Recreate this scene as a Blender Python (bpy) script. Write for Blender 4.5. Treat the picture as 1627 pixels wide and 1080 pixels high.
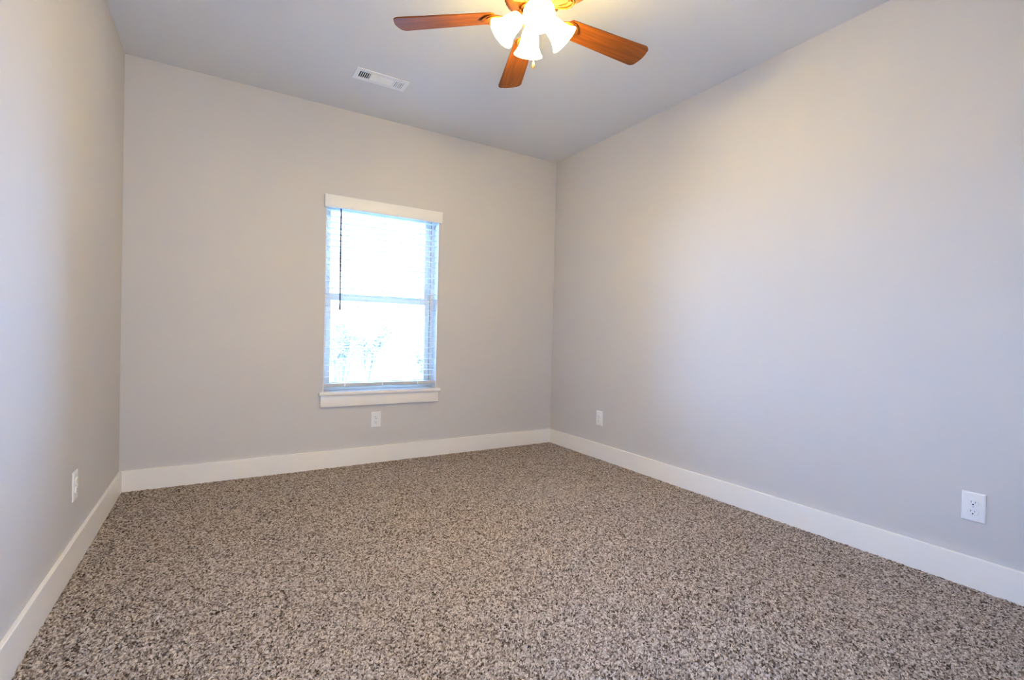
import bpy, bmesh, math, random
import numpy as np
from mathutils import Vector, Matrix

random.seed(7)
PI = math.pi
S = bpy.context.scene
C = S.collection
for o in list(bpy.data.objects):
    bpy.data.objects.remove(o, do_unlink=True)

# ------------------------------------------------------------------ room dimensions (metres)
W = 3.327          # back wall length (x), left wall at x=0, right wall at x=W
H = 2.74           # ceiling height
D = 4.15           # depth; back wall at y=0, front wall (behind the camera) at y=-D
WT = 0.19          # wall thickness
BH, BT = 0.1366, 0.016   # baseboard
OX0, OX1, OZ0, OZ1 = 1.2025, 2.1125, 0.583, 2.060     # opening of the window in the back wall

# ------------------------------------------------------------------ camera
F_PX, YAW, PITCH, ROLL = 765.89, 0.5463, -0.01104, 0.02317
CAM = Vector((0.52475, -3.84669, 1.04999))
fwd = Vector((math.sin(YAW)*math.cos(PITCH), math.cos(YAW)*math.cos(PITCH), math.sin(PITCH)))
rgt = Vector((math.cos(YAW), -math.sin(YAW), 0))
up = rgt.cross(fwd)
r2 = rgt*math.cos(ROLL) + up*math.sin(ROLL)
u2 = -rgt*math.sin(ROLL) + up*math.cos(ROLL)
cd = bpy.data.cameras.new('camera')
cd.sensor_width = 36.0
cd.lens = F_PX/1627*36.0
cd.clip_start = 0.03
cam = bpy.data.objects.new('camera', cd)
C.objects.link(cam)
M = Matrix((( r2.x, u2.x, -fwd.x, CAM.x), (r2.y, u2.y, -fwd.y, CAM.y), (r2.z, u2.z, -fwd.z, CAM.z), (0, 0, 0, 1)))
cam.matrix_world = M
S.camera = cam

# ------------------------------------------------------------------ colour management
S.view_settings.view_transform = 'Standard'
S.view_settings.look = 'None'
S.view_settings.gamma = 1
S.view_settings.use_curve_mapping = False
S.view_settings.exposure = 0.3
S.cycles.max_bounces = 10
S.cycles.diffuse_bounces = 7
S.cycles.transparent_max_bounces = 12
S.cycles.sample_clamp_indirect = 12
S.cycles.filter_width = 1.1
S.cycles.caustics_reflective = False
S.cycles.caustics_refractive = False

# ------------------------------------------------------------------ sky (overcast daylight)
SKY_STRENGTH = 16.0
SKY_COL = (0.42, 1.01, 2.25)
LAMP_COL = (0.90, 0.665, 0.22)
SHADE_EMIT = 57.0
BULB_EMIT = 860.0
w = bpy.data.worlds.new('world')
S.world = w
w.use_nodes = True
nt = w.node_tree
bg = nt.nodes['Background']
bg.inputs['Strength'].default_value = SKY_STRENGTH
tc = nt.nodes.new('ShaderNodeTexCoord')
sx = nt.nodes.new('ShaderNodeSeparateXYZ')
rp = nt.nodes.new('ShaderNodeValToRGB')
rp.color_ramp.elements[0].position = 0.0
rp.color_ramp.elements[0].color = (SKY_COL[0]*1.05, SKY_COL[1]*1.0, SKY_COL[2]*0.98, 1)
rp.color_ramp.elements[1].position = 0.8
rp.color_ramp.elements[1].color = (SKY_COL[0]*0.8, SKY_COL[1]*0.9, SKY_COL[2], 1)
nt.links.new(tc.outputs['Generated'], sx.inputs[0])
nt.links.new(sx.outputs['Z'], rp.inputs[0])
nt.links.new(rp.outputs[0], bg.inputs['Color'])

ADDED_WIN = (3.15, 3.75, 0.95, 1.75)          # added unseen window for blue fill, left wall beside the camera: distance from the back wall (a, b), z0, z1
ADDED_DOOR = (0.14, 1.02, 0.0, 2.04)           # added unseen doorway for the fill light, front wall behind the camera (x0, x1, z0, z1)
def portal(name, loc, rot, sx_, sy_):
    l = bpy.data.lights.new(name, 'AREA')
    l.shape = 'RECTANGLE'
    l.size = sx_
    l.size_y = sy_
    l.cycles.is_portal = True
    o = bpy.data.objects.new(name, l)
    o.location = loc
    o.rotation_euler = rot
    C.objects.link(o)
    return o
portal('sky_portal', ((OX0+OX1)/2, WT+0.01, (OZ0+OZ1)/2), (-PI/2, 0, 0), OX1-OX0, OZ1-OZ0)
portal('sky_portal', (-WT-0.01, -(ADDED_WIN[0]+ADDED_WIN[1])/2, (ADDED_WIN[2]+ADDED_WIN[3])/2), (0, -PI/2, 0), ADDED_WIN[3]-ADDED_WIN[2], ADDED_WIN[1]-ADDED_WIN[0])
# added fill light, unseen in the doorway behind the camera
hl = bpy.data.lights.new('doorway_fill', 'AREA')
hl.shape = 'RECTANGLE'
hl.size, hl.size_y = 0.86, 1.9
hl.energy = 60
hl.color = (0.44, 0.475, 0.56)
ho_ = bpy.data.objects.new('doorway_fill', hl)
ho_.location = ((ADDED_DOOR[0]+ADDED_DOOR[1])/2, -D-WT-0.03, 1.0)
ho_.rotation_euler = (PI/2, 0, 0)
C.objects.link(ho_)

# ------------------------------------------------------------------ materials
def mat(name, col, rough=0.6, metal=0.0, spec=0.4, noise=None, bump=None, emit=None, coat=0.0):
    m = bpy.data.materials.new(name)
    m.use_nodes = True
    n = m.node_tree.nodes
    L = m.node_tree.links
    b = n['Principled BSDF']
    b.inputs['Base Color'].default_value = (*col, 1)
    b.inputs['Roughness'].default_value = rough
    b.inputs['Metallic'].default_value = metal
    b.inputs['Specular IOR Level'].default_value = spec
    b.inputs['Coat Weight'].default_value = coat
    t = n.new('ShaderNodeTexCoord')
    if noise:
        scale, amt = noise
        nz = n.new('ShaderNodeTexNoise')
        nz.inputs['Scale'].default_value = scale
        nz.inputs['Detail'].default_value = 3
        L.new(t.outputs['Object'], nz.inputs['Vector'])
        r = n.new('ShaderNodeValToRGB')
        r.color_ramp.elements[0].position = 0.3
        r.color_ramp.elements[1].position = 0.7
        r.color_ramp.elements[0].color = (*[c*(1-amt) for c in col], 1)
        r.color_ramp.elements[1].color = (*[min(1, c*(1+amt)) for c in col], 1)
        L.new(nz.outputs['Fac'], r.inputs[0])
        L.new(r.outputs[0], b.inputs['Base Color'])
    if bump:
        scale, st, dist = bump
        nb = n.new('ShaderNodeTexNoise')
        nb.inputs['Scale'].default_value = scale
        nb.inputs['Detail'].default_value = 2
        L.new(t.outputs['Object'], nb.inputs['Vector'])
        bp = n.new('ShaderNodeBump')
        bp.inputs['Strength'].default_value = st
        bp.inputs['Distance'].default_value = dist
        L.new(nb.outputs['Fac'], bp.inputs['Height'])
        L.new(bp.outputs[0], b.inputs['Normal'])
    if emit:
        b.inputs['Emission Color'].default_value = (*emit[0], 1)
        b.inputs['Emission Strength'].default_value = emit[1]
    return m

m_wall = mat('wall_paint', (0.60, 0.58, 0.57), 0.62, spec=0.25, noise=(1.3, 0.012), bump=(260, 0.12, 0.002))
m_ceil = mat('ceiling_paint', (0.71, 0.72, 0.735), 0.8, spec=0.15, noise=(1.5, 0.012), bump=(200, 0.12, 0.002))
m_trim = mat('trim_paint', (0.87, 0.835, 0.78), 0.32, spec=0.45, noise=(3, 0.01))
m_sillp = mat('sill_paint', (0.84, 0.81, 0.77), 0.35, spec=0.4, noise=(3, 0.01))
m_blind = mat('blind_white', (0.84, 0.83, 0.81), 0.4, spec=0.4, noise=(5, 0.01))
m_vinyl = mat('window_vinyl', (0.76, 0.69, 0.58), 0.4, spec=0.4, noise=(6, 0.01))
m_gasket = mat('gasket_dark', (0.22, 0.22, 0.24), 0.6, noise=(20, 0.1))
m_cord = mat('ladder_cord', (0.85, 0.86, 0.88), 0.8, noise=(80, 0.03))
m_railg = mat('rail_backlit', (0.56, 0.56, 0.57), 0.45, noise=(5, 0.02))  # white bottom rail greyed, its backlit shade put into the colour
m_wand = mat('wand_backlit', (0.11, 0.10, 0.125), 0.35, noise=(30, 0.05))  # pale wand coloured dark, the backlit shade is in the colour
m_plate = mat('outlet_plastic', (0.82, 0.82, 0.82), 0.3, spec=0.5, noise=(30, 0.01))
m_slot = mat('outlet_slot', (0.012, 0.012, 0.012), 0.6, noise=(50, 0.1))
m_screw = mat('screw_metal', (0.62, 0.62, 0.62), 0.35, metal=0.6, noise=(60, 0.05))
m_vent = mat('vent_enamel', (0.84, 0.86, 0.88), 0.35, spec=0.4, noise=(8, 0.01))
m_ventin = mat('duct_dark', (0.012, 0.018, 0.026), 0.7, noise=(8, 0.1))
m_brass = mat('antique_brass', (0.17, 0.050, 0.005), 0.5, metal=0.5, spec=0.25, noise=(25, 0.22))
m_fob = mat('fob_brass', (0.62, 0.40, 0.16), 0.4, metal=0.5, noise=(40, 0.15))
m_lawn = mat('lawn', (0.50, 0.48, 0.44), 0.9, noise=(3, 0.3), bump=(30, 0.4, 0.02))
m_leaf = mat('shrub_leaf', (0.55, 0.41, 0.31), 0.7, noise=(12, 0.4))
m_bark = mat('shrub_bark', (0.36, 0.30, 0.24), 0.9, noise=(20, 0.3))
m_shade = mat('frosted_glass_lit', (0.9, 0.85, 0.78), 0.5, noise=(6, 0.01), emit=(LAMP_COL, SHADE_EMIT))
m_bulb = mat('bulb_lit', (0.95, 0.9, 0.8), 0.5, noise=(6, 0.01), emit=(LAMP_COL, BULB_EMIT))

# dark stained wood with grain along local X
m_wood = bpy.data.materials.new('blade_wood')
m_wood.use_nodes = True
n = m_wood.node_tree.nodes; L = m_wood.node_tree.links
b = n['Principled BSDF']
b.inputs['Roughness'].default_value = 0.38
b.inputs['Specular IOR Level'].default_value = 0.22
t = n.new('ShaderNodeTexCoord'); mp = n.new('ShaderNodeMapping'); mp.inputs['Scale'].default_value = (4, 60, 20)
nz = n.new('ShaderNodeTexNoise'); nz.inputs['Scale'].default_value = 1.0; nz.inputs['Detail'].default_value = 6; nz.inputs['Distortion'].default_value = 0.6
r = n.new('ShaderNodeValToRGB')
r.color_ramp.elements[0].position = 0.28; r.color_ramp.elements[0].color = (0.13, 0.034, 0.004, 1)
r.color_ramp.elements[1].position = 0.72; r.color_ramp.elements[1].color = (0.29, 0.080, 0.008, 1)
L.new(t.outputs['Object'], mp.inputs[0]); L.new(mp.outputs[0], nz.inputs['Vector']); L.new(nz.outputs['Fac'], r.inputs[0]); L.new(r.outputs[0], b.inputs['Base Color'])

# thin window glass: mostly clear with a faint reflection
m_glass = bpy.data.materials.new('window_glass')
m_glass.use_nodes = True
n = m_glass.node_tree.nodes; L = m_glass.node_tree.links
n.remove(n['Principled BSDF'])
tr = n.new('ShaderNodeBsdfTransparent'); tr.inputs[0].default_value = (0.95, 0.97, 0.965, 1)
gl = n.new('ShaderNodeBsdfGlossy'); gl.inputs['Roughness'].default_value = 0.02
fr = n.new('ShaderNodeFresnel'); fr.inputs['IOR'].default_value = 1.35
mx = n.new('ShaderNodeMixShader')
L.new(fr.outputs[0], mx.inputs[0]); L.new(tr.outputs[0], mx.inputs[1]); L.new(gl.outputs[0], mx.inputs[2])
L.new(mx.outputs[0], n['Material Output'].inputs['Surface'])

# carpet yarn: the colour of every yarn comes with the mesh
m_carpet = bpy.data.materials.new('carpet_yarn')
m_carpet.use_nodes = True
n = m_carpet.node_tree.nodes; L = m_carpet.node_tree.links
b = n['Principled BSDF']
b.inputs['Roughness'].default_value = 0.95
b.inputs['Specular IOR Level'].default_value = 0.08
at = n.new('ShaderNodeAttribute'); at.attribute_name = 'yarn'
t = n.new('ShaderNodeTexCoord')
nz = n.new('ShaderNodeTexNoise'); nz.inputs['Scale'].default_value = 700; nz.inputs['Detail'].default_value = 2
L.new(t.outputs['Object'], nz.inputs['Vector'])
mr = n.new('ShaderNodeMapRange'); mr.inputs['From Min'].default_value = 0.3; mr.inputs['From Max'].default_value = 0.7
mr.inputs['To Min'].default_value = 0.8; mr.inputs['To Max'].default_value = 1.2
L.new(nz.outputs['Fac'], mr.inputs['Value'])
vm = n.new('ShaderNodeVectorMath'); vm.operation = 'SCALE'
L.new(at.outputs['Color'], vm.inputs[0]); L.new(mr.outputs[0], vm.inputs['Scale'])
L.new(vm.outputs[0], b.inputs['Base Color'])

# ------------------------------------------------------------------ helpers
def box(bm, x0, x1, y0, y1, z0, z1, bev=0.0, seg=2, mtx=None):
    g = bmesh.ops.create_cube(bm, size=1.0)['verts']
    for v in g:
        v.co = Vector((x0+(v.co.x+.5)*(x1-x0), y0+(v.co.y+.5)*(y1-y0), z0+(v.co.z+.5)*(z1-z0)))
    if bev > 0:
        es = list({e for v in g for e in v.link_edges})
        rr = bmesh.ops.bevel(bm, geom=es, offset=bev, segments=seg, affect='EDGES', profile=0.5)
        g = list({v for f in rr['faces'] for v in f.verts} | {v for v in g if v.is_valid})
    if mtx is not None:
        bmesh.ops.transform(bm, matrix=mtx, verts=g)
    return g

def lathe(bm, prof, seg=48, mtx=None, ribs=0, ramp=0.0, cap=True):
    """revolve (r, z) points round Z; ribs gives a gentle fluting"""
    rings = []
    for (r_, z_) in prof:
        ring = []
        for k in range(seg):
            a = 2*PI*k/seg
            rr = r_*(1 + (ramp*math.cos(ribs*a) if ribs else 0))
            ring.append(bm.verts.new((rr*math.cos(a), rr*math.sin(a), z_)))
        rings.append(ring)
    for i in range(len(rings)-1):
        for k in range(seg):
            k2 = (k+1) % seg
            bm.faces.new((rings[i][k], rings[i][k2], rings[i+1][k2], rings[i+1][k]))
    if cap:
        for ring in (rings[0], rings[-1]):
            bm.faces.new(ring)
    vs = [v for ring in rings for v in ring]
    if mtx is not None:
        bmesh.ops.transform(bm, matrix=mtx, verts=vs)
    return vs

def tube(bm, pts, rad, seg=10):
    """a round tube along a list of points; rad may be a list"""
    pts = [Vector(p) for p in pts]
    rads = rad if isinstance(rad, (list, tuple)) else [rad]*len(pts)
    prev = None
    nrm = None
    rings = []
    for i, p_ in enumerate(pts):
        tg = (pts[min(i+1, len(pts)-1)] - pts[max(i-1, 0)]).normalized()
        if nrm is None:
            nrm = tg.orthogonal().normalized()
        else:
            nrm = (nrm - tg*nrm.dot(tg)).normalized()
        bn = tg.cross(nrm)
        rings.append([bm.verts.new(p_ + (nrm*math.cos(2*PI*k/seg) + bn*math.sin(2*PI*k/seg))*rads[i]) for k in range(seg)])
    for i in range(len(rings)-1):
        for k in range(seg):
            k2 = (k+1) % seg
            bm.faces.new((rings[i][k], rings[i][k2], rings[i+1][k2], rings[i+1][k]))
    bm.faces.new(rings[0]); bm.faces.new(rings[-1])

def obj(name, bm, m, parent=None, smooth=False, loc=None):
    bmesh.ops.recalc_face_normals(bm, faces=bm.faces)
    me = bpy.data.meshes.new(name)
    bm.to_mesh(me)
    bm.free()
    me.materials.append(m)
    o = bpy.data.objects.new(name, me)
    C.objects.link(o)
    if smooth:
        for p_ in me.polygons:
            p_.use_smooth = True
        try:
            me.set_sharp_from_angle(angle=math.radians(38))
        except Exception:
            pass
    if parent is not None:
        o.parent = parent
    if loc is not None:
        o.location = loc
    return o

def tag(o, label, cat, group=None):
    o['label'] = label
    o['category'] = cat
    if group:
        o['group'] = group
    return o

def empty(name, loc=(0, 0, 0), rot=(0, 0, 0), parent=None):
    o = bpy.data.objects.new(name, None)
    o.location = loc
    o.rotation_euler = rot
    o.empty_display_size = 0.05
    C.objects.link(o)
    if parent is not None:
        o.parent = parent
    return o

def struct(name, bm, m, smooth=False):
    o = obj(name, bm, m, None, smooth)
    o['kind'] = 'structure'
    return o

def wall_with_hole(name, y0, y1, hole, X0=-WT, X1=W+WT, rot=None):
    """wall along x between y0 and y1 with a rectangular hole (x0, x1, z0, z1)"""
    bm = bmesh.new()
    X = [X0, hole[0], hole[1], X1]
    Z = [-0.1, hole[2], hole[3], H+0.1]
    V = {}
    for yi, y_ in enumerate((y0, y1)):
        for i, x_ in enumerate(X):
            for k, z_ in enumerate(Z):
                V[yi, i, k] = bm.verts.new((x_, y_, z_))
    for yi in (0, 1):
        for i in range(3):
            for k in range(3):
                if (i, k) == (1, 1):
                    continue
                bm.faces.new((V[yi, i, k], V[yi, i+1, k], V[yi, i+1, k+1], V[yi, i, k+1]))
    for (a, b_) in (((1, 1), (2, 1)), ((2, 1), (2, 2)), ((2, 2), (1, 2)), ((1, 2), (1, 1))):
        bm.faces.new((V[0, a[0], a[1]], V[0, b_[0], b_[1]], V[1, b_[0], b_[1]], V[1, a[0], a[1]]))
    for i in range(3):
        for k in (0, 3):
            bm.faces.new((V[0, i, k], V[0, i+1, k], V[1, i+1, k], V[1, i, k]))
            bm.faces.new((V[0, k, i], V[0, k, i+1], V[1, k, i+1], V[1, k, i]))
    if rot is not None:
        bmesh.ops.transform(bm, matrix=rot, verts=bm.verts)
    return struct(name, bm, m_wall)

# ------------------------------------------------------------------ room shell
wall_with_hole('wall_back', 0, WT, (OX0, OX1, OZ0-0.022, OZ1))
wall_with_hole('wall_front', -D-WT, -D, (ADDED_DOOR[0], ADDED_DOOR[1], -0.012, ADDED_DOOR[3]))
# left wall: built along x like the others, then turned so that its local -x runs towards the camera
wall_with_hole('wall_left', 0, WT, (-ADDED_WIN[1], -ADDED_WIN[0], ADDED_WIN[2]-0.022, ADDED_WIN[3]), -D, 0, Matrix.Rotation(PI/2, 4, 'Z'))
bm = bmesh.new()                         # added unseen shell behind the doorway, keeps the sky out: floor, three walls, ceiling
hv = [bm.verts.new(q) for q in ((-0.6, -D-WT, -0.012), (1.9, -D-WT, -0.012), (1.9, -D-1.5, -0.012), (-0.6, -D-1.5, -0.012),
                                (-0.6, -D-WT, 2.5), (1.9, -D-WT, 2.5), (1.9, -D-1.5, 2.5), (-0.6, -D-1.5, 2.5))]
for q in ((0, 1, 2, 3), (4, 5, 6, 7), (1, 2, 6, 5), (2, 3, 7, 6), (3, 0, 4, 7)):
    bm.faces.new([hv[k] for k in q])
struct('added_hall_shell', bm, m_wall)
bm = bmesh.new(); box(bm, W, W+WT, -D, 0, -0.1, H+0.1); struct('wall_right', bm, m_wall)
bm = bmesh.new(); box(bm, 0, W, -D, 0, H, H+0.1); struct('ceiling', bm, m_ceil)
bm = bmesh.new(); box(bm, 0, W, -D, 0, -0.1, -0.012)
struct('floor', bm, mat('subfloor', (0.3, 0.26, 0.22), 0.9, noise=(6, 0.1)))

def board(name, x0, x1, y0, y1):
    bm = bmesh.new()
    box(bm, x0, x1, y0, y1, -0.011, BH, 0.0022, 2)
    return struct(name, bm, m_trim)
board('baseboard_back', 0.0005, W-0.0005, -BT, -0.0002)
board('baseboard_left', 0.0002, BT, -D+BT, -BT-0.0004)
board('baseboard_right', W-BT, W-0.0002, -D+BT, -BT-0.0004)
board('baseboard_front', ADDED_DOOR[1]+0.002, W-0.0005, -D+0.0002, -D+BT-0.0004)

bm = bmesh.new()
bmesh.ops.create_grid(bm, x_segments=8, y_segments=8, size=40)
g = struct('ground', bm, m_lawn)
g.location = (W/2, 0, -0.55)

# ------------------------------------------------------------------ carpet: yarn tufts as a fine relief, each tuft its own yarn colour
def build_carpet():
    rs = np.random.RandomState(11)
    x0, x1, y0, y1 = BT-0.001, W-BT+0.001, -D+BT, -BT+0.001
    st = 0.0023
    nx = int((x1-x0)/st)+1
    ny = int((y1-y0)/st)+1
    hgt = np.full(nx*ny, -0.0095, np.float32)
    idx = np.full(nx*ny, -1, np.int64)
    N = int((x1-x0)*(y1-y0)/(0.0032*0.0032))
    px = rs.uniform(x0, x1, N); py = rs.uniform(y0, y1, N)
    ang = rs.uniform(0, PI, N)
    ln = rs.uniform(0.0040, 0.0078, N)      # half length
    wd = rs.uniform(0.0015, 0.0023, N)      # half width
    top = rs.uniform(-0.0075, 0.0035, N)
    lean = rs.uniform(-0.35, 0.35, N)
    # the pile lies a little looser in some patches (feet, vacuum strokes): deeper gaps between the tufts there
    loose = np.zeros(N)
    for _ in range(10):
        th, fr_, ph = rs.uniform(0, PI), rs.uniform(1.2, 5.5), rs.uniform(0, 6.28)
        loose += np.sin((px*np.cos(th)+py*np.sin(th))*fr_*1.6+ph)/fr_**0.5
    loose /= np.abs(loose).max()
    top = -0.0010+(top+0.0010)*(1+0.55*loose)
    ix = ((px-x0)/st).astype(int); iy = ((py-y0)/st).astype(int)
    ca, sa = np.cos(ang), np.sin(ang)
    R = 3
    for dx in range(-R, R+1):
        for dy in range(-R, R+1):
            jx = ix+dx; jy = iy+dy
            ok = (jx >= 0) & (jx < nx) & (jy >= 0) & (jy < ny)
            u = (x0+jx*st-px); v = (y0+jy*st-py)
            a = u*ca+v*sa; b_ = -u*sa+v*ca
            b_ = b_ + 9.0*a*a*np.sign(lean)*4.0
            q = (a/ln)**2+(b_/wd)**2
            ok &= q < 1
            k = np.nonzero(ok)[0]
            h = top[k]+0.0042*np.sqrt(1-q[k])+lean[k]*a[k]
            c = jx[k]*ny+jy[k]
            o_ = np.argsort(h)
            c, h, k = c[o_], h[o_], k[o_]
            # highest of this pass wins (last write), then compare with what stands there
            tmp = np.full(1, 0)
            cu, first = np.unique(c[::-1], return_index=True)
            hu = h[::-1][first]; ku = k[::-1][first]
            better = hu > hgt[cu]
            hgt[cu[better]] = hu[better]
            idx[cu[better]] = ku[better]
    # yarn colours
    pal = np.array([[0.58, 0.505, 0.455], [0.40, 0.335, 0.295], [0.24, 0.192, 0.165], [0.10, 0.074, 0.060], [0.035, 0.025, 0.020]])
    wgt = np.array([0.27, 0.28, 0.22, 0.14, 0.09])
    pick = rs.choice(5, N, p=wgt)
    col = pal[pick]*rs.uniform(0.85, 1.15, (N, 1))
    vc = np.zeros((nx*ny, 4), np.float32); vc[:, 3] = 1
    vc[:, :3] = np.where((idx >= 0)[:, None], col[np.maximum(idx, 0)], np.array([0.07, 0.05, 0.04]))  # bare gaps between tufts coloured dark, shade put in for depth
    X, Y = np.meshgrid(x0+np.arange(nx)*st, y0+np.arange(ny)*st, indexing='ij')
    co = np.empty((nx*ny, 3), np.float32)
    co[:, 0] = X.ravel(); co[:, 1] = Y.ravel(); co[:, 2] = hgt
    i = np.arange((nx-1)*(ny-1)); a = (i//(ny-1))*ny + i % (ny-1)
    quads = np.stack([a, a+ny, a+ny+1, a+1], 1).astype(np.int32)
    me = bpy.data.meshes.new('carpet')
    me.vertices.add(nx*ny); me.vertices.foreach_set('co', co.ravel())
    me.loops.add(quads.size); me.loops.foreach_set('vertex_index', quads.ravel())
    me.polygons.add(len(quads))
    me.polygons.foreach_set('loop_start', np.arange(0, quads.size, 4, dtype=np.int32))
    me.update(calc_edges=True)
    ca_ = me.color_attributes.new('yarn', 'FLOAT_COLOR', 'POINT')
    ca_.data.foreach_set('color', vc.ravel())
    me.polygons.foreach_set('use_smooth', np.ones(len(quads), bool))
    me.materials.append(m_carpet)
    o = bpy.data.objects.new('carpet', me)
    C.objects.link(o)
    o['kind'] = 'stuff'
    tag(o, 'mottled brown and beige shag carpet covering the whole floor', 'carpet')
build_carpet()

# ------------------------------------------------------------------ window in the back wall
def sash(bm, x0, x1, z0, z1, y0, y1, st, bot, top):
    """rectangular sash as one ring with mitred look"""
    box(bm, x0, x0+st, y0, y1, z0, z1, 0.002, 1)
    box(bm, x1-st, x1, y0, y1, z0, z1, 0.002, 1)
    box(bm, x0+st-.001, x1-st+.001, y0+.0006, y1-.0006, z0, z0+bot, 0.002, 1)
    box(bm, x0+st-.001, x1-st+.001, y0+.0006, y1-.0006, z1-top, z1, 0.002, 1)

def make_window(name, x0, x1, z0, z1, loc, rotz, stool=True):
    root = empty(name, loc, (0, 0, rotz))
    root['kind'] = 'structure'
    zm = z0 + (z1-z0)*0.494
    fy0, fy1 = 0.104, 0.186
    fw = 0.030
    bm = bmesh.new(); sash(bm, x0+.001, x1-.001, z0+.0005, z1-.001, fy0, fy1, fw, 0.02, fw)
    obj('window_frame', bm, m_vinyl, root)
    sw = 0.036
    bm = bmesh.new(); sash(bm, x0+fw+.001, x1-fw-.001, zm, z1-fw-.001, 0.150, 0.176, sw-.004, 0.036, 0.036)
    up_ = obj('upper_sash', bm, m_vinyl, root)
    bm = bmesh.new(); box(bm, x0+fw+sw-.008, x1-fw-sw+.008, 0.161, 0.165, zm+.032, z1-fw-.034)
    obj('glass_pane', bm, m_glass, up_)
    bm = bmesh.new(); sash(bm, x0+fw+.001, x1-fw-.001, z0+.0215, zm+.016, 0.118, 0.146, sw, 0.040, 0.040)
    lo = obj('lower_sash', bm, m_vinyl, root)
    bm = bmesh.new(); box(bm, x0+fw+sw-.004, x1-fw-sw+.004, 0.130, 0.134, z0+.0575, zm-.020)
    obj('glass_pane', bm, m_glass, lo)
    bm = bmesh.new()
    for (a, b_) in ((x1-fw-.0008, x1-fw+.003),):
        box(bm, a, b_, 0.1032, 0.1395, z0+.03, z1-.035)
    obj('jamb_gasket', bm, m_gasket, root)
    for lx in (x0+0.25*(x1-x0), x0+0.70*(x1-x0)):
        bm = bmesh.new()
        box(bm, lx-.028, lx+.028, 0.120, 0.142, zm+.016, zm+.022, 0.002, 1)
        lathe(bm, [(0.001, 0), (0.011, 0), (0.011, .010), (0.006, .013), (0.001, .013)], 16, Matrix.Translation((lx, 0.131, zm+.021)), cap=False)
        box(bm, lx, lx+.034, 0.127, 0.134, zm+.024, zm+.031, 0.002, 1)
        obj('sash_lock', bm, m_blind, lo, True)
    if stool:
        bm = bmesh.new()
        box(bm, x0, x0+.003, 0.0003, fy0-.0005, z0, z1-.0002)
        box(bm, x1-.003, x1, 0.0003, fy0-.0005, z0, z1-.0002)
        box(bm, x0+.003, x1-.003, 0.0003, fy0-.0005, z1-.003, z1)
        obj('added_reveal_face', bm, m_blind, root)  # thin white boards added over the drywall reveal to brighten it
        bm = bmesh.new()
        box(bm, x0-.0335, x1+.0295, -0.036, -0.0003, z0-.0255, z0, 0.005, 3)
        box(bm, x0+.0005, x1-.0005, -0.006, fy0+.03, z0-.0215, z0-.0003)
        obj('window_sill', bm, m_sillp, root, True)
        bm = bmesh.new(); box(bm, x0-.020, x1+.016, -0.019, -0.0003, z0-.1135, z0-.026, 0.0022, 2)
        obj('window_apron', bm, m_sillp, root, True)
    return root
make_window('window_1', OX0, OX1, OZ0, OZ1, (0, 0, 0), 0)
make_window('added_window', -ADDED_WIN[1], -ADDED_WIN[0], ADDED_WIN[2], ADDED_WIN[3], (0, 0, 0), PI/2)  # added out of view, lets blue fill onto the right wall

# ------------------------------------------------------------------ blind
bl = empty('window_blind', ((OX0+OX1)/2, 0.043, OZ1))
tag(bl, 'white horizontal slatted window blind with wide flat valance, lowered and open', 'blind')
def bx_in(name, m, parent, boxes, smooth=False, off=None):
    bm = bmesh.new()
    for q in boxes:
        box(bm, *q)
    bmesh.ops.translate(bm, vec=-Vector(off if off else parent.location), verts=bm.verts)
    return obj(name, bm, m, parent, smooth)
# valance: a flat board on the wall face with short returns
VX0, VX1, VZ0, VZ1 = 1.187, 2.131, 1.977, 2.072
bx_in('valance', m_blind, bl, [
    (VX0, VX1, -0.032, -0.020, VZ0, VZ1, 0.003, 2),
    (VX0, VX0+.012, -0.0215, -0.0004, VZ0+.001, VZ1-.001, 0.001, 1),
    (VX1-.012, VX1, -0.0215, -0.0004, VZ0+.001, VZ1-.001, 0.001, 1)], True)
bx_in('headrail', m_blind, bl, [(OX0+.004, OX1-.004, 0.016, 0.070, OZ1-.052, OZ1-.002, 0.002, 1)])
SX0, SX1 = OX0+.0035, OX1-.0035
bm = bmesh.new()
zs = [0.692+0.0457*k for k in range(29)]
zs = [z for z in zs if z < OZ1-0.058]
for z in zs:                              # gently crowned slats
    n_ = 6
    rows = []
    for j in range(n_+1):
        y_ = 0.018+0.050*j/n_
        cz = 0.0016*(1-(2*j/n_-1)**2)
        rows.append((y_, z+cz-.0008))
    topv = [[bm.verts.new((x_, y_, z_+.0013)) for (y_, z_) in rows] for x_ in (SX0, SX1)]
    botv = [[bm.verts.new((x_, y_, z_-.0013)) for (y_, z_) in rows] for x_ in (SX0, SX1)]
    for j in range(n_):
        bm.faces.new((topv[0][j], topv[1][j], topv[1][j+1], topv[0][j+1]))
        bm.faces.new((botv[0][j], botv[0][j+1], botv[1][j+1], botv[1][j]))
        for s_ in (0, 1):
            bm.faces.new((topv[s_][j], topv[s_][j+1], botv[s_][j+1], botv[s_][j]))
    for j in (0, n_):
        bm.faces.new((topv[0][j], topv[1][j], botv[1][j], botv[0][j]))
bmesh.ops.translate(bm, vec=-bl.location, verts=bm.verts)
obj('slats', bm, m_blind, bl)
bx_in('bottom_rail', m_railg, bl, [(SX0, SX1, 0.016, 0.070, 0.617, 0.644, 0.004, 2)], True)
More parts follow.
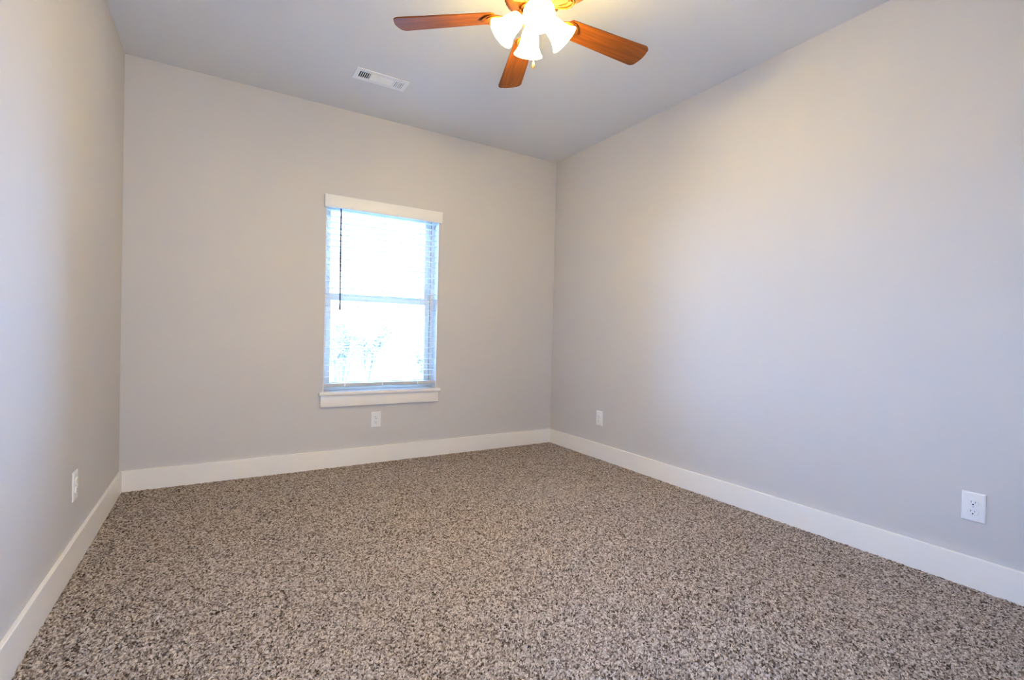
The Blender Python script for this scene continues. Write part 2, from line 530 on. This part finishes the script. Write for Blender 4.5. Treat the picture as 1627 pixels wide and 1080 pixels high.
for cx_ in (1.364, 1.6575, 1.955):
    bm = bmesh.new()
    for y_ in (0.0145, 0.0715):
        tube(bm, [(cx_, y_, 0.630), (cx_, y_, OZ1-.054)], 0.0011, 6)
    for z in zs:
        tube(bm, [(cx_, 0.0145, z-.0035), (cx_, 0.0715, z-.0035)], 0.0006, 4)
    tube(bm, [(cx_+.012, 0.043, 0.6435), (cx_+.012, 0.043, OZ1-.054)], 0.0009, 6)
    box(bm, cx_-.005, cx_+.005, 0.0125, 0.0165, 0.620, 0.640, 0.001, 1)
    bmesh.ops.translate(bm, vec=-bl.location, verts=bm.verts)
    obj('ladder_cord', bm, m_cord, bl)
bm = bmesh.new()
tube(bm, [(1.311, 0.006, 1.995), (1.3125, 0.007, 1.6), (1.316, 0.008, 1.235)], 0.0060, 8)
tube(bm, [(1.316, 0.008, 1.236), (1.316, 0.008, 1.231), (1.316, 0.008, 1.212), (1.316, 0.008, 1.209)], [0.0060, 0.0074, 0.0074, 0.003], 8)
tube(bm, [(1.311, 0.006, 1.994), (1.311, 0.006, 2.018), (1.311, 0.018, 2.024)], 0.0016, 6)
bmesh.ops.translate(bm, vec=-bl.location, verts=bm.verts)
wd_ = obj('tilt_wand', bm, m_wand, bl, True)
wd_['label'] = 'thin tilt wand, coloured dark as seen backlit, hanging at the left of the blind'

# ------------------------------------------------------------------ outlets
def make_outlet(loc, rotz, label):
    """local +Y points into the wall, plate faces -Y"""
    root = empty('wall_outlet', loc, (0, 0, rotz))
    tag(root, label, 'outlet', 'duplex outlets above the baseboards')
    bm = bmesh.new()
    # plate with sloped rim
    w2, h2 = 0.0395, 0.0625
    rings = []
    for (iw, y_) in ((0, -0.0003), (0, -0.0022), (0.0012, -0.0040), (0.0036, -0.0054), (0.007, -0.0060)):
        rings.append([bm.verts.new((sx_*(w2-iw), y_, sz*(h2-iw))) for sx_, sz in ((-1, -1), (1, -1), (1, 1), (-1, 1))])
    for i in range(len(rings)-1):
        for k in range(4):
            bm.faces.new((rings[i][k], rings[i][(k+1) % 4], rings[i+1][(k+1) % 4], rings[i+1][k]))
    bm.faces.new(rings[-1]); bm.faces.new(rings[0])
    obj('cover_plate', bm, m_plate, root)
    for s_ in (1, -1):
        bm = bmesh.new()
        pts = []
        for k in range(32):                      # round face with flattened top and bottom
            a = 2*PI*k/32
            pts.append((0.0172*math.cos(a), max(-0.0142, min(0.0142, 0.0172*math.sin(a)))))
        r0 = [bm.verts.new((x_, -0.0055, z_)) for x_, z_ in pts]
        r1 = [bm.verts.new((x_, -0.0092, z_)) for x_, z_ in pts]
        r3 = [bm.verts.new((x_*.95, -0.0100, z_*.95)) for x_, z_ in pts]
        for A, B in ((r0, r1), (r1, r3)):
            for k in range(32):
                bm.faces.new((A[k], A[(k+1) % 32], B[(k+1) % 32], B[k]))
        bm.faces.new(r0); bm.faces.new(r3)
        rc = obj('receptacle', bm, m_plate, root, True, (0, 0, s_*0.0196))
        for (sx_, hh) in ((-0.0064, 0.0045), (0.0064, 0.0036)):
            bm = bmesh.new(); box(bm, sx_-.0008, sx_+.0008, -0.0102, -0.0090, 0.0025-hh, 0.0025+hh)
            obj('slot', bm, m_slot, rc)
        bm = bmesh.new()
        lathe(bm, [(0.0027, 0), (0.0027, 0.0012)], 16, Matrix.Translation((0, -0.0091, -0.0082)) @ Matrix.Rotation(PI/2, 4, 'X'))
        obj('ground_hole', bm, m_slot, rc)
    bm = bmesh.new()
    lathe(bm, [(0.0033, 0), (0.0033, 0.0008), (0.0022, 0.0016)], 16, Matrix.Translation((0, -0.0056, 0)) @ Matrix.Rotation(PI/2, 4, 'X'))
    obj('screw', bm, m_screw, root, True)
    return root
make_outlet((1.606, 0, 0.3475), 0, 'white duplex outlet on the back wall under the window')
make_outlet((W, -0.716, 0.350), -PI/2, 'white duplex outlet on the right wall near the far back corner')
make_outlet((W, -3.117, 0.3515), -PI/2, 'white duplex outlet on the right wall at the right edge, nearest the camera')
make_outlet((0, -1.100, 0.3555), PI/2, 'white duplex outlet on the left wall, seen almost edge on')

# ------------------------------------------------------------------ ceiling vent
vx0, vx1, vy0, vy1 = 1.256, 1.604, -0.666, -0.520
vt = empty('ceiling_vent', ((vx0+vx1)/2, (vy0+vy1)/2, H))
tag(vt, 'white rectangular metal air vent set in the ceiling near the back wall', 'vent')
vo = (vt.location.x, vt.location.y, H)
hx0, hx1, hy0, hy1 = vx0+.030, vx1-.030, vy0+.034, vy1-.034
bx_in('vent_frame', m_vent, vt, [
    (vx0, hx0, vy0, vy1, H-.006, H-.0003, 0.002, 2),
    (hx1, vx1, vy0, vy1, H-.006, H-.0003, 0.002, 2),
    (hx0-.003, hx1+.003, vy0, hy0, H-.0058, H-.0003, 0.002, 2),
    (hx0-.003, hx1+.003, hy1, vy1, H-.0058, H-.0003, 0.002, 2),
    (hx0+.068, hx0+.078, hy0-.002, hy1+.002, H-.0056, H-.0006),
    (hx1-.070, hx1-.060, hy0-.002, hy1+.002, H-.0056, H-.0006)], False, vo)
bx_in('duct_backing', m_ventin, vt, [(hx0-.002, hx1+.002, hy0-.002, hy1+.002, H-.0016, H-.0004)], False, vo)
def louvers(xa, xb, pitch, ang, thick, m, name):
    bm = bmesh.new()
    k = xa+pitch/2
    while k < xb:
        mt = Matrix.Translation((k, (hy0+hy1)/2, H-.0042)) @ Matrix.Rotation(ang, 4, 'Y')
        box(bm, -thick/2, thick/2, -(hy1-hy0)/2, (hy1-hy0)/2, -0.0022, 0.0022, 0, 1, mt)
        k += pitch
    bmesh.ops.translate(bm, vec=-Vector(vo), verts=bm.verts)
    return obj(name, bm, m, vt)
louvers(hx0+.004, hx0+.068, 0.0126, 0.15, 0.0044, m_vent, 'louver_bank')
louvers(hx1-.0605, hx1-.001, 0.0119, -0.2, 0.0086, m_vent, 'louver_bank')
bm = bmesh.new()
k = hy0+.004
while k < hy1:
    mt = Matrix.Translation(((hx0+.078+hx1-.070)/2, k, H-.0040)) @ Matrix.Rotation(0.3, 4, 'X')
    L2 = (hx1-.070-hx0-.078)/2
    box(bm, -L2, L2, -0.0026, 0.0026, -0.0012, 0.0012, 0, 1, mt)
    k += 0.0072
bmesh.ops.translate(bm, vec=-Vector(vo), verts=bm.verts)
obj('louver_bank', bm, m_vent, vt)

# ------------------------------------------------------------------ ceiling fan
FX, FY, FZ = 1.7245, -1.997, 2.50        # axis and blade plane
fan = empty('ceiling_fan', (FX, FY, H))
tag(fan, 'brass ceiling fan with brown wooden blades and four lit bell shaped lamps', 'ceiling fan')
dz = lambda z: z-H
bm = bmesh.new()
lathe(bm, [(0.075, dz(2.7395)), (0.078, dz(2.725)), (0.070, dz(2.705)), (0.045, dz(2.695)), (0.030, dz(2.690)), (0.030, dz(2.668))], 48)
obj('canopy', bm, m_brass, fan, True)
bm = bmesh.new()
lathe(bm, [(0.030, dz(2.671)), (0.075, dz(2.665)), (0.112, dz(2.650)), (0.131, dz(2.628)), (0.135, dz(2.605)), (0.131, dz(2.598)), (0.135, dz(2.590)),
           (0.132, dz(2.572)), (0.118, dz(2.556)), (0.095, dz(2.545)), (0.070, dz(2.541)), (0.064, dz(2.533))], 144, None, 36, 0.018)
obj('motor_housing', bm, m_brass, fan, True)
bm = bmesh.new()
lathe(bm, [(0.060, dz(2.536)), (0.062, dz(2.520)), (0.052, dz(2.510)), (0.050, dz(2.492)), (0.056, dz(2.484)), (0.054, dz(2.468)),
           (0.040, dz(2.455)), (0.022, dz(2.447)), (0.010, dz(2.443)), (0.009, dz(2.432)), (0.002, dz(2.428))], 48)
obj('switch_housing', bm, m_brass, fan, True)

# blade: outline in local X (radial) / Y (width), rounded tip
def blade_bm():
    bm = bmesh.new()
    r0, r1 = 0.175, 0.648
    w0, w1 = 0.052, 0.068
    out = []
    cr = 0.030
    for k in range(7):
        a = PI/2*k/6
        out.append((r1-cr+cr*math.sin(a)*1.0, w1-cr+cr*math.cos(a)))
    mid = [(r1+0.006*(1-(t_/1.0)**2), t_*(w1-cr)) for t_ in (0.6, 0.2, -0.2, -0.6)]
    low = [(x_, -y_) for (x_, y_) in reversed(out)]
    root = [(r0+.012, -w0), (r0, -w0+.012), (r0, w0-.012), (r0+.012, w0)]
    pts = out+mid+low+root
    th = 0.0030
    A = [bm.verts.new((x_, y_, th)) for x_, y_ in pts]
    B = [bm.verts.new((x_, y_, -th)) for x_, y_ in pts]
    bm.faces.new(A); bm.faces.new(B)
    for k in range(len(pts)):
        k2 = (k+1) % len(pts)
        bm.faces.new((A[k], A[k2], B[k2], B[k]))
    return bm
def iron_bm():
    bm = bmesh.new()
    # neck rising from the motor to the blade, then a leaf shaped plate under the blade root
    st_ = [(0.052, .018, .022), (0.080, .016, .016), (0.105, .014, .004), (0.125, .018, -.006), (0.150, .036, -.0085), (0.178, .050, -.0085), (0.205, .046, -.0085), (0.228, .028, -.0085), (0.243, .006, -.0085)]
    tops, bots = [], []
    for (x_, hw, z_) in st_:
        tops.append([bm.verts.new((x_, hw*t_, z_+.003)) for t_ in (-1, -.5, 0, .5, 1)])
        bots.append([bm.verts.new((x_, hw*t_, z_-.002-(0.004 if abs(t_) < .3 else 0.0))) for t_ in (-1, -.5, 0, .5, 1)])
    for i in range(len(st_)-1):
        for j in range(4):
            bm.faces.new((tops[i][j], tops[i+1][j], tops[i+1][j+1], tops[i][j+1]))
            bm.faces.new((bots[i][j], bots[i][j+1], bots[i+1][j+1], bots[i+1][j]))
        for j in (0, 4):
            bm.faces.new((tops[i][j], bots[i][j], bots[i+1][j], tops[i+1][j]))
    for i in (0, len(st_)-1):
        for j in range(4):
            bm.faces.new((tops[i][j], tops[i][j+1], bots[i][j+1], bots[i][j]))
    # scrolled ribs on the underside
    for s_ in (-1, 1):
        tube(bm, [(0.085, s_*.008, .008), (0.112, s_*.014, -.004), (0.135, s_*.030, -.011), (0.160, s_*.043, -.0125), (0.185, s_*.044, -.0125), (0.205, s_*.034, -.0125), (0.212, s_*.022, -.0125)],
             [.003, .004, .0045, .0045, .004, .004, .003], 8)
        tube(bm, [(0.120, s_*.006, -.008), (0.145, s_*.018, -.0125), (0.170, s_*.024, -.0125), (0.190, s_*.016, -.0125)], .0032, 8)
        lathe(bm, [(0.0055, 0), (0.0055, .003), (0.002, .0045)], 12, Matrix.Translation((0.196, s_*.024, -.0100)) @ Matrix.Rotation(PI, 4, 'X'))
    return bm
bmesh_blade = blade_bm(); bmesh_iron = iron_bm()
b0 = obj('blade', bmesh_blade, m_wood, fan)
i0 = obj('blade_iron', bmesh_iron, m_brass, b0, True)
PHASE, TILT = -3.0, -11.0
def place_blade(o, k):
    a = math.radians(PHASE+72*k)
    o.matrix_local = Matrix.Translation((0, 0, dz(FZ))) @ Matrix.Rotation(a, 4, 'Z') @ Matrix.Rotation(math.radians(TILT), 4, 'X')
for k in range(5):
    if k == 0:
        bb, ii = b0, i0
    else:
        bb = b0.copy(); C.objects.link(bb); bb.parent = fan
        ii = i0.copy(); C.objects.link(ii); ii.parent = bb
    place_blade(bb, k)

# bell shades: neck at r=.055, mouth at r=.145, axis 45 degrees down and out
def bell_bm():
    bm = bmesh.new()
    outer = [(0.024, 0.0), (0.030, -.006), (0.037, -.022), (0.041, -.042), (0.044, -.062), (0.049, -.082), (0.058, -.100), (0.067, -.112), (0.069, -.116)]
    inner = [(0.066, -.1155), (0.055, -.099), (0.046, -.082), (0.041, -.062), (0.038, -.042), (0.034, -.022), (0.027, -.008), (0.021, -.004)]
    lathe(bm, outer+inner, 48, cap=False)
    return bm
def bulb_bm():
    bm = bmesh.new()
    lathe(bm, [(0.010, -.012), (0.012, -.030), (0.017, -.045), (0.0215, -.060), (0.021, -.073), (0.014, -.084), (0.003, -.089)], 24)
    return bm
shade0 = obj('lamp_shade', bell_bm(), m_shade, fan, True)
bulb0 = obj('bulb', bulb_bm(), m_bulb, shade0, True)
bm = bmesh.new()
lathe(bm, [(0.011, 0.020), (0.020, 0.014), (0.027, 0.006), (0.027, -.005), (0.022, -.007), (0.012, -.006), (0.010, -.020), (0.004, -.020)], 32)
hold0 = obj('lamp_holder', bm, m_brass, fan, True)
bm = bmesh.new()
tube(bm, [(0.040, 0, 0), (0.048, 0, 0.007), (0.054, 0, 0.008), (0.060, 0, 0.003)], 0.0095, 12)
arm0 = obj('lamp_arm', bm, m_brass, fan, True)
for k, az in enumerate((246, 336, 66, 156)):
    if k == 0:
        s_, bu, ho, ar = shade0, bulb0, hold0, arm0
    else:
        s_ = shade0.copy(); C.objects.link(s_); s_.parent = fan
        bu = bulb0.copy(); C.objects.link(bu); bu.parent = s_
        ho = hold0.copy(); C.objects.link(ho); ho.parent = fan
        ar = arm0.copy(); C.objects.link(ar); ar.parent = fan
    a = math.radians(az)
    mt = Matrix.Rotation(a, 4, 'Z') @ Matrix.Translation((0.064, 0, dz(2.486))) @ Matrix.Rotation(-math.radians(45), 4, 'Y')
    s_.matrix_local = mt
    ho.matrix_local = mt
    ar.matrix_local = Matrix.Translation((0, 0, dz(2.490))) @ Matrix.Rotation(a, 4, 'Z')

def chain(x_, y_, z0, z1, fr_):
    bm = bmesh.new()
    tube(bm, [(x_, y_, dz(z0)), (x_, y_, dz(z1))], 0.0010, 6)
    k = z0
    while k > z1:
        bmesh.ops.create_icosphere(bm, subdivisions=1, radius=0.0019, matrix=Matrix.Translation((x_, y_, dz(k))))
        k -= 0.0060
    ch = obj('pull_chain', bm, m_brass, fan)
    bm = bmesh.new()
    lathe(bm, [(0.0015, 0), (0.004, -.004), (fr_, -.020), (fr_*.95, -.030), (0.003, -.036)], 16, Matrix.Translation((x_, y_, dz(z1))))
    fb = obj('chain_fob', bm, m_fob, ch, True)
chain(0.0, -0.006, 2.432, 2.292, 0.0075)
chain(-0.050, -0.040, 2.478, 2.385, 0.0055)

# ------------------------------------------------------------------ shrubs outside, seen washed out through the glass
def make_shrub(x_, y_, h_, w_, seed, label):
    rs = random.Random(seed)
    z0 = -0.55
    root = empty('shrub', (x_, y_, z0))
    tag(root, label, 'shrub', 'shrubs outside the window')
    bm = bmesh.new()
    ends = []
    for k in range(14):
        a = rs.uniform(0, 2*PI); r_ = rs.uniform(.15, .48)*w_
        top = Vector((r_*math.cos(a), r_*math.sin(a), h_*rs.uniform(.65, 1.0)))
        midp = Vector((top.x*.35, top.y*.35, h_*.45))
        tube(bm, [(0.03*math.cos(a), 0.03*math.sin(a), 0), midp, top], [.035, .02, .006], 6)
        ends.append((midp, top))
    obj('stem', bm, m_bark, root)
    bm = bmesh.new()
    for k in range(2000):
        m_, t_ = rs.choice(ends)
        f = rs.uniform(-.2, 1.05)
        c = m_.lerp(t_, f)+Vector((rs.gauss(0, .13*w_/1.5), rs.gauss(0, .13*w_/1.5), rs.gauss(0, .12)))
        c.z = max(0.05, c.z)
        rot = Matrix.Rotation(rs.uniform(0, 6.28), 3, 'Z') @ Matrix.Rotation(rs.uniform(-1.2, 1.2), 3, 'X')
        l_ = rs.uniform(.04, .075)
        vs = [bm.verts.new(c + rot @ Vector(q)) for q in ((-l_, 0, 0), (0, -l_*.45, .006), (l_, 0, 0), (0, l_*.45, .006))]
        bm.faces.new(vs)
    obj('foliage', bm, m_leaf, root)
make_shrub(2.75, 6.8, 2.5, 1.7, 1, 'leafy shrub outside, at the left of the lower pane')
make_shrub(3.85, 8.9, 2.5, 1.6, 2, 'leafy shrub outside, behind the middle of the lower pane')
make_shrub(4.75, 6.9, 1.75, 1.3, 3, 'leafy shrub outside, at the right of the lower pane')
